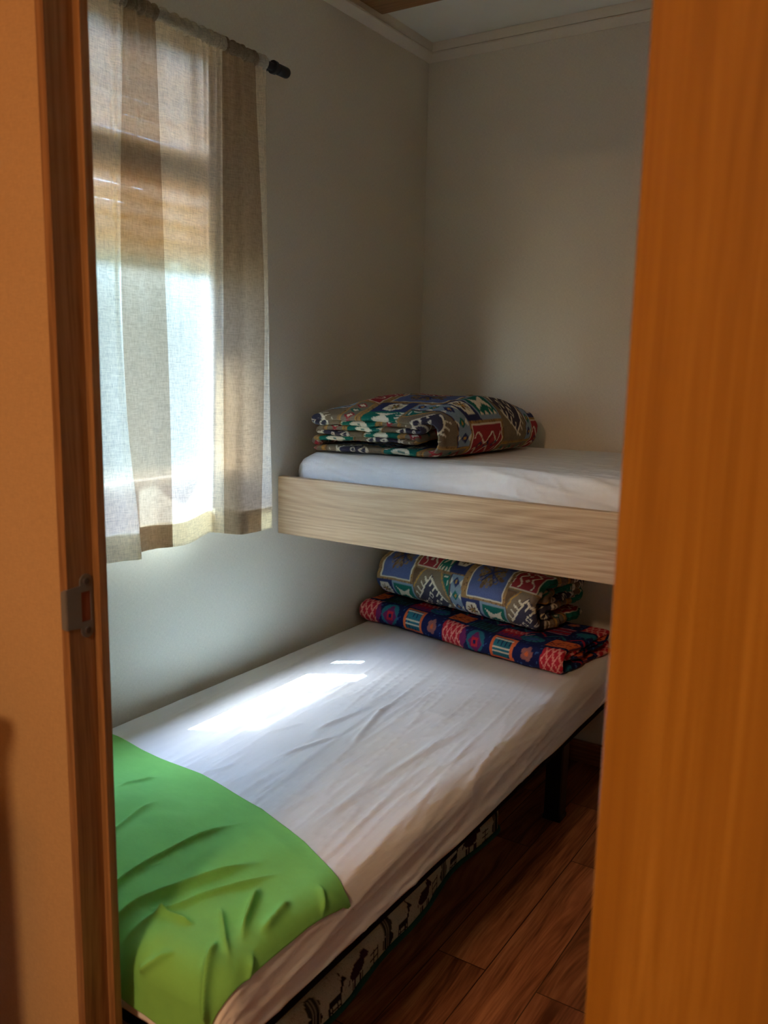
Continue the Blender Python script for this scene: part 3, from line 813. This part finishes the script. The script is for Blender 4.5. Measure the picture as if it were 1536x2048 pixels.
# kilim quilt on the upper bunk: smooth fold to the right, layers to the front
fr3 = framer((0.425, 1.955, 1.0045), (0.10, 1.0), (-1.0, -0.17))
def sh_u(d, w_, h):
    f = np.clip(h/0.13, 0, 1)
    bul = np.sin(PI*np.clip(w_/0.50, 0, 1))*np.clip(d/0.06, 0, 1)*np.clip((0.40-d)/0.12, 0, 1)
    return d-0.030*np.sin(PI*np.clip(w_/0.50, 0, 1))*(1-np.clip(d/0.2, 0, 1)), w_-0.02*f*np.clip(d/0.3, 0, 1), h*(0.97+0.40*bul)-0.012*f*np.clip((0.09-w_)/0.09, 0, 1)
q3 = quilt('quilt', 0.385, 0.112, 0.500, 5, 0.018, fr3, KIL, M['quilt'], (0.245, 0.030), sh_u, 8, 0.75, [0.0, 0.02, -0.01, 0.03, 0.0, 0], 0.003, 1.0)
tag(q3, 'folded kilim print quilt lying on the upper bunk mattress by the left wall', 'quilt', 'folded kilim print quilts')

# ------------------------------------------------------------------ green cloth over the near corner of the lower bed
def green_cloth():
    na, nb = 340, 290
    far_a = [-0.02, 0.083, 0.20, 0.356, 0.534, 0.665, 0.728, 0.755, 0.785, 0.81, 0.83]; far_b = [1.165, 1.163, 1.155, 1.142, 1.113, 1.066, 1.038, 1.026, 1.020, 1.027, 1.044]
    U, Vv = np.meshgrid(np.linspace(0, 1, na), np.linspace(0, 1, nb), indexing='ij')
    near = 0.655
    A = 0.02+(0.822-0.02)*U
    fb = np.interp(A, far_a, far_b)+0.006*np.sin(A*21)*(1-U)
    B0 = near+(1.03-near)*Vv
    lim = np.interp(B0, [0.62, 0.72, 0.80, 0.92, 1.0, 1.03], [0.800, 0.796, 0.795, 0.796, 0.806, 0.826])+0.003*vnoise(B0/0.05, B0*0, 3)
    A = 0.02+(lim-0.02)*U
    nearb = near+0.010*np.sin(A*14)
    B = nearb+(fb-nearb)*Vv
    P, n = slab_map(A, B, MX0, MX1, MY0, MY1, 0.10, MZ1, 0.042, 0.0035)
    bumpz = 0.030*sstep(0.02, 0.22, A)*(1-sstep(0.42, 0.78, A))*sstep(0.70, 0.86, B)*(1-sstep(0.93, 1.10, B))
    h = bumpz+0.0025*(vnoise(A/0.09, B/0.12, 41)+1)+0.0016*(vnoise(A/0.035, B/0.05, 42)+1)
    for pts, a_, w_ in (([(0.529, 0.70), (0.529, 0.796), (0.559, 1.06)], .008, .009), ([(0.555, 0.70), (0.578, 0.754), (0.669, 0.978)], .010, .011), ([(0.697, 0.924), (0.759, 0.807)], .013, .010),
                       ([(0.754, 0.928), (0.765, 0.837)], .010, .009), ([(0.728, 0.8), (0.795, 0.684)], .012, .010), ([(0.686, 0.848), (0.767, 0.776)], .008, .009),
                       ([(0.648, 0.718), (0.696, 0.755)], .009, .010), ([(0.605, 0.783), (0.688, 0.798)], .008, .010), ([(0.306, 0.979), (0.296, 1.09)], .006, .009),
                       ([(0.771, 0.816), (0.83, 0.752)], .010, .009), ([(0.60, 0.72), (0.71, 0.98)], .007, .009), ([(0.44, 0.80), (0.40, 1.0)], .005, .010), ([(0.80, 0.95), (0.76, 0.985)], .006, .008)):
        h = h+ridge(A, B, pts, a_*1.25, w_*0.62, 0.3, True)
    h = h*(1-0.6*sstep(0.97, 1, U))*(1-0.8*sstep(0.90, 1, Vv))
    P = P+n*h[..., None]
    # the corner drapes a bit lower and outward
    P2 = P+np.array([0, 0, -1.0])*0
    # thickness: second layer just inside
    Q = P-n*0.0022
    V = np.concatenate([P.reshape(-1, 3), Q.reshape(-1, 3)]); g = grid_faces(na, nb); off = na*nb
    faces = [g, g[:, ::-1]+off]
    idx = np.arange(na*nb).reshape(na, nb)
    for e in (idx[0], idx[-1][::-1], idx[:, 0][::-1], idx[:, -1]):
        faces.append(np.stack([e[:-1], e[1:], e[1:]+off, e[:-1]+off], -1))
    return mesh('draped_cloth', V, np.concatenate(faces), M['green'], None, True)
tag(green_cloth(), 'crumpled bright green cotton cloth draped over the near corner of the lower bed', 'cloth')

# ------------------------------------------------------------------ tapestry cushion on the floor under the bed
def tapestry():
    k = Canvas(560, 120, (196, 182, 156)); DK = (44, 34, 40); PU = (66, 36, 52); rnd = random.Random(2)
    for _ in range(900): k.disc(rnd.random()*560, rnd.random()*120, 1.3, (178, 164, 138))
    def sheep(x, c, s=1.0):
        k.ell(x, 34*s+10, 27*s, 15*s, c); k.ell(x+26*s, 50*s+8, 11*s, 9*s, c); k.ell(x+36*s, 46*s+8, 7*s, 5*s, c)
        for lx in (-20, -11, 12, 20): k.rect(x+lx*s, 2, 5*s, 26*s, c)
        k.line([(x-26*s, 40*s+8), (x-33*s, 26*s+8)], 4, c)
    def gate(x):
        for q in (0, 16, 32): k.line([(x+q, 6), (x+q, 46)], 3, DK)
        for y in (14, 28, 42): k.line([(x, y), (x+32, y)], 3, DK)
    def tree(x):
        k.ell(x, 62, 17, 22, (64, 66, 58)); k.ell(x, 30, 21, 18, DK)
        for q in range(-16, 17, 6): k.line([(x+q, 14), (x+q, 80)], 1.4, (150, 140, 120))
        for y in range(16, 82, 7): k.line([(x-17, y), (x+17, y)], 1.4, (120, 70, 70))
        k.rect(x-3, 0, 6, 16, DK)
    def goat(x):
        k.rect(x-20, 26, 40, 16, DK); k.line([(x+18, 38), (x+26, 62)], 7, DK); k.line([(x+24, 60), (x+34, 56)], 6, DK); k.line([(x+25, 62), (x+21, 76)], 3, DK)
        for lx in (-19, -10, 9, 17): k.line([(x+lx, 28), (x+lx, 3)], 3.5, DK)
        for y in (10, 18): k.line([(x-20, y), (x+18, y)], 2.5, DK)
    sheep(40, PU); gate(92); tree(166); goat(228); sheep(310, PU, 1.05); gate(364); tree(440); goat(502)
    return k
TAP = tapestry()
pad = thing('floor_cushion', 'flat tapestry cushion with sheep and goat motifs on the floor under the bed', 'cushion', (0.36, 1.45, 0))
PX0, PX1, PY0, PY1, PZ1 = 0.08, 0.615, 0.93, 2.02, 0.078
def pad_edge(y): return 0.018*np.sin((y-1.0)*5.2+0.3)+0.006*np.sin(y*17)
def pad_z(P, A, B):
    P = P.copy()
    k = sstep(0.35, 0.60, P[..., 0])
    P[..., 0] += k*pad_edge(P[..., 1])
    P[..., 2] = P[..., 2]*(1+0.10*vnoise(A/0.12, B/0.14, 51)*k)
    P[..., 2] = np.maximum(P[..., 2], 0.001)
    return P
def pad_c(A, B, P):
    T = 0.03*PI/2+(PZ1-0.03)
    v = (PX1-0.03+T)-A       # distance up from the lower edge of the front side
    return TAP.lookup(B-0.98+5.6, np.clip(v*1.0, 0.0005, 0.119))
slab('cushion_body', (PX0, PX1, PY0, PY1, 0.0, PZ1), 0.03, 0.0035, M['pad'], pad, lambda A, B: 0.002*vnoise(A/0.04, B/0.05, 61), pad_c, pad_z)
pp = []
for y in np.linspace(PY0+0.03, PY1-0.03, 60): pp.append((PX1+0.002+float(pad_edge(y)), float(y), 0.0075))
for a in np.linspace(0, PI/2, 8)[1:]: pp.append((PX1-0.03+0.032*math.cos(a)+float(pad_edge(PY1)), PY1-0.03+0.032*math.sin(a), 0.0075))
for x in np.linspace(PX1-0.06, PX0+0.03, 12): pp.append((float(x), PY1+0.002, 0.0075))
MB().tube(pp, 0.0062, 8).build('piping', M['piping'], pad, True)

# ------------------------------------------------------------------ curtain
RODX, RODZ = 0.100, 1.9165
rod = thing('curtain_rod', 'black curtain rod with plain end cap above the window', 'curtain rod', (RODX, 1.3, RODZ))
MB().lathe([(0, 0.0085), (0.79, 0.0085)], (RODX, 0.90, RODZ), (0, 1, 0), 16).build('rod', M['black'], rod, False)
MB().lathe([(0, 0.0105), (0.002, 0.0125), (0.030, 0.0125), (0.034, 0.0115), (0.036, 0.010), (0.037, 0.004)], (RODX, 1.683, RODZ), (0, 1, 0), 24).build('end_cap', M['black'], rod, True)
MB().lathe([(0, 0.0115), (0.001, 0.0150), (0.010, 0.0150), (0.011, 0.0115)], (RODX, 1.663, RODZ), (0, 1, 0), 24).box((0.0, 1.664, RODZ-0.004), (RODX-0.012, 1.672, RODZ+0.004)).box((0.0, 1.656, RODZ-0.02), (0.004, 1.680, RODZ+0.02), 0.001).build('bracket', M['black'], rod)

CC = np.array([
    [(0.1, 0.97, 1.920), (0.100, 0.96, 1.40), (0.104, 0.955, 1.15), (0.110, 0.95, 0.836)],
    [(0.1, 1.06, 1.920), (0.104, 1.05, 1.40), (0.108, 1.045, 1.15), (0.112, 1.05, 0.836)],
    [(0.1000,1.1781,1.9280), (0.1135,1.1597,1.3998), (0.1234,1.1497,1.1501), (0.1300,1.1556,0.8362)],
    [(0.1000,1.2147,1.9280), (0.1207,1.1790,1.4014), (0.1359,1.1725,1.1500), (0.1460,1.1923,0.8360)],
    [(0.1000,1.2271,1.9280), (0.0991,1.2053,1.4043), (0.0984,1.2086,1.1474), (0.0980,1.2331,0.8361)],
    [(0.1000,1.2562,1.9280), (0.0946,1.2591,1.4099), (0.0906,1.2712,1.1454), (0.0880,1.2831,0.8349)],
    [(0.1000,1.3081,1.9280), (0.1014,1.3165,1.4150), (0.1023,1.3219,1.1444), (0.1030,1.3214,0.8349)],
    [(0.1000,1.3807,1.9280), (0.1036,1.3713,1.4201), (0.1062,1.3678,1.1433), (0.1080,1.3648,0.8352)],
    [(0.1000,1.4378,1.9280), (0.0933,1.4372,1.4267), (0.0883,1.4333,1.1408), (0.0850,1.4175,0.8365)],
    [(0.1000,1.4750,1.9280), (0.0766,1.4859,1.4319), (0.0594,1.4968,1.1378), (0.0520,1.4905,0.8353)],
    [(0.1000,1.5011,1.9280), (0.0933,1.5023,1.4328), (0.0883,1.5030,1.1388), (0.0850,1.5036,0.8351)],
    [(0.1000,1.5536,1.9280), (0.1117,1.5486,1.4309), (0.1203,1.5362,1.1393), (0.1260,1.5215,0.8350)],
    [(0.1000,1.6068,1.9280), (0.1140,1.6177,1.4314), (0.1242,1.6027,1.1376), (0.1310,1.5842,0.8352)],
    [(0.1000,1.6378,1.9280), (0.1139,1.6313,1.4327), (0.1242,1.6248,1.1370), (0.1310,1.6255,0.8359)]])
STRIPE = ['white_sheer']*4+['beige_sheer']*2+['white_sheer']*4+['beige_sheer']*2+['white_sheer']  # material between column k and k+1
def curtain_points(per, nz, z_lo, z_hi, dx=0.0):
    K = len(CC); T = np.linspace(0, K-1, (K-1)*per+1)
    rows = catmull(CC, T)                          # (cols, 4, 3)
    zt = np.linspace(z_hi, z_lo, nz)
    out = np.zeros((len(T), nz, 3))
    zk = np.array([1.928, 1.41, 1.145, 0.8355])
    for j_, zz in enumerate(zt):
        q = float(np.interp(-zz, -zk, [0, 1, 2, 3]))
        if zz > zk[0]: q = 0.0
        p = catmull(rows.transpose(1, 0, 2), np.array([q]))[0]
        p = p.copy(); hem = rows[:, 3, 2]-0.8355
        p[:, 2] = zz+hem*np.clip((zk[0]-zz)/1.0, 0, 1)
        gat = math.exp(-max(zk[0]-zz, 0)/0.055)
        y = T*per
        p[:, 0] += (0.0045*np.sin(T*9.3+0.6*np.sin(T*3))+0.003*np.sin(T*21.0))*gat
        g2 = math.exp(-max(zk[0]-zz, 0)/0.45)
        p[:, 0] += (0.006*np.sin(T*4.1+0.8)+0.0025*np.sin(T*9.3+0.6*np.sin(T*3)))*g2*(1-gat)
        p[:, 0] += dx
        out[:, j_] = p
    return out, T
def curtain_part(name, pts, per, mats, parent):
    nc, nz, _ = pts.shape
    g = grid_faces(nc, nz)
    o = mesh(name, pts.reshape(-1, 3), g[:, ::-1].copy(), None, parent, True)
    for m_ in mats: o.data.materials.append(M[m_])
    fi = (np.repeat(np.arange(nc-1), nz-1))//per
    o.data.polygons.foreach_set('material_index', np.array([mats.index(STRIPE[min(k, len(STRIPE)-1)]) for k in fi], dtype=np.int32))
    return o
cur = thing('curtain', 'sheer curtain in white and beige vertical stripes on the black rod', 'curtain', (0.10, 1.3, 0.83))
PER = 14
pts, T_ = curtain_points(PER, 130, 0.8355, 1.905)
curtain_part('curtain_panel', pts, PER, ['white_sheer', 'beige_sheer'], cur)
pts, T_ = curtain_points(PER, 14, 0.8365, 0.894, -0.0022)
ply, T_ = curtain_points(PER, 14, 0.8370, 0.892, -0.0038)
hemo = curtain_part('hem', np.concatenate([pts, ply[:, ::-1]], 1), PER, ['white_sheer', 'beige_sheer'], cur)
# pocket gathered around the rod, with a small frill above
K = len(CC); T_ = np.linspace(0, K-1, (K-1)*PER*2+1); rows = catmull(CC, T_)
sec = []
for a in np.linspace(-0.62*PI, 1.38*PI, 19): sec.append((0.0118*math.cos(a), 0.0125*math.sin(a)))
pk = np.zeros((len(T_), len(sec), 3))
for s_i, (ax_, az_) in enumerate(sec):
    wob = 1.08+0.20*np.sin(T_*17+1.5*np.sin(T_*2.3)+0.1*s_i)+0.12*np.sin(T_*31+s_i*0.3)
    pk[:, s_i, 0] = RODX+ax_*wob; pk[:, s_i, 1] = rows[:, 0, 1]+0.002*np.sin(T_*7+s_i*0.35); pk[:, s_i, 2] = RODZ+az_*wob
o = mesh('rod_pocket', pk.reshape(-1, 3), grid_faces(*pk.shape[:2]), None, cur, True)
for m_ in ('white_sheer', 'beige_sheer'): o.data.materials.append(M[m_])
fi = np.repeat(np.arange(len(T_)-1), len(sec)-1)//(PER*2)
o.data.polygons.foreach_set('material_index', np.array([0 if STRIPE[min(k, len(STRIPE)-1)] == 'white_sheer' else 1 for k in fi], dtype=np.int32))

# ------------------------------------------------------------------ added cupboard out of view, there only to shade the wall's foot
cb = thing('shadow_cupboard', 'added brown cupboard out of view, casts a shadow beside the doorway', 'cupboard', (0.36, 0.36, 0))
MB().box((0.20, 0.20, 0.06), (0.53, 0.50, 0.84), 0.02).box((0.22, 0.22, 0.0), (0.51, 0.49, 0.06)).build('cabinet_body', M['pine_x'], cb)
dr = MB().box((0.21, 0.188, 0.08), (0.52, 0.1995, 0.80), 0.003).build('door', M['pine_x'], cb)
MB().lathe([(0, 0.006), (0.012, 0.006), (0.016, 0.013), (0.024, 0.012)], (0.49, 0.188, 0.45), (0, -1, 0), 16).build('knob', M['steel'], dr)
MB().box((0.19, 0.18, 0.8402), (0.54, 0.51, 0.862), 0.008).build('top', M['pine_x'], cb)

# ------------------------------------------------------------------ corridor lamps
def ceiling_lamp(x, y, size, energy, color, label):
    t = thing('ceiling_lamp', label, 'lamp', (x, y, ZC))
    MB().lathe([(0, size*0.5), (0.02, size*0.52), (0.025, size*0.46)], (x, y, ZC-0.026), (0, 0, 1), 28).build('lamp_base', M['lamp'], t)
    l = bpy.data.lights.new('lamp_light', 'AREA'); l.shape = 'DISK'; l.size = size; l.energy = energy; l.color = color
    o = bpy.data.objects.new('lamp_light', l); COL.objects.link(o); o.location = (x, y, ZC-0.03)
ceiling_lamp(0.525, -0.34, 0.22, LAMP_ENERGY, (1.0, 0.36, 0.045), 'small warm ceiling lamp in the corridor just outside the doorway')
ceiling_lamp(1.0, -1.5, 0.38, LAMP2_ENERGY, (1.0, 0.64, 0.36), 'large ceiling lamp at the far end of the corridor')

# ------------------------------------------------------------------ garden seen through the curtain, plus an added unseen tree
def leaves(name, c, s, mat, parent, rnd):
    n = len(c)
    u = rnd.normal(size=(n, 3)); u /= np.linalg.norm(u, axis=1)[:, None]; v = np.cross(u, rnd.normal(size=(n, 3))); v /= np.linalg.norm(v, axis=1)[:, None]
    V = np.stack([c-u*s, c+v*s*0.5, c+u*s, c-v*s*0.5], 1).reshape(-1, 3)
    return mesh(name, V, np.arange(n*4).reshape(-1, 4), mat, parent)
def hedge(x, y0, y1, hgt, seed, label):
    rnd = np.random.RandomState(seed); n = int(5200*(y1-y0)/3)
    t = thing('garden_hedge', label, 'hedge', (x, (y0+y1)/2, -0.4))
    core = MB().box((x-0.22, y0+0.1, -0.4), (x+0.22, y1-0.1, hgt-0.2), 0.05).build('stems', M['leaf'], t)
    c = np.stack([x+rnd.uniform(-0.42, 0.42, n), rnd.uniform(y0, y1, n), -0.35+(hgt+0.35)*rnd.uniform(0, 1, n)**0.9], -1)
    c[:, 2] = np.minimum(c[:, 2], hgt+0.12*np.sin(c[:, 1]*3)+rnd.uniform(-0.1, 0.08, n))
    leaves('foliage', c, rnd.uniform(0.04, 0.085, (n, 1)), M['leaf'], t, rnd)
hedge(-3.2, 1.0, 5.2, 2.25, 1, 'clipped green garden hedge outside, opposite the window')
hedge(-4.6, 5.4, 9.4, 2.9, 2, 'taller green garden hedge further off outside the window')

def tree(x, y, hgt, rad, seed, label):  # added out of view to hold back low sky light from the bunk
    t = thing('sky_shade_tree', label, 'tree', (x, y, -0.4))
    MB().lathe([(0, 0.14), (hgt*0.6, 0.08)], (x, y, -0.4), (0, 0, 1), 10).build('trunk', M['bark'], t)
    rnd = np.random.RandomState(seed); n = 14000
    d = rnd.normal(size=(n, 3)); d /= np.linalg.norm(d, axis=1)[:, None]
    c = d*rad*np.array([1, 1, 1.2])*rnd.uniform(0.3, 1.0, (n, 1))**0.5+np.array([x, y, hgt-rad*1.2])
    leaves('crown', c, rnd.uniform(0.06, 0.13, (n, 1)), M['leaf'], t, rnd)
tree(-4.4, -3.4, 7.0, 3.0, 5, 'added tall leafy tree outside, out of view, cuts the sky light')
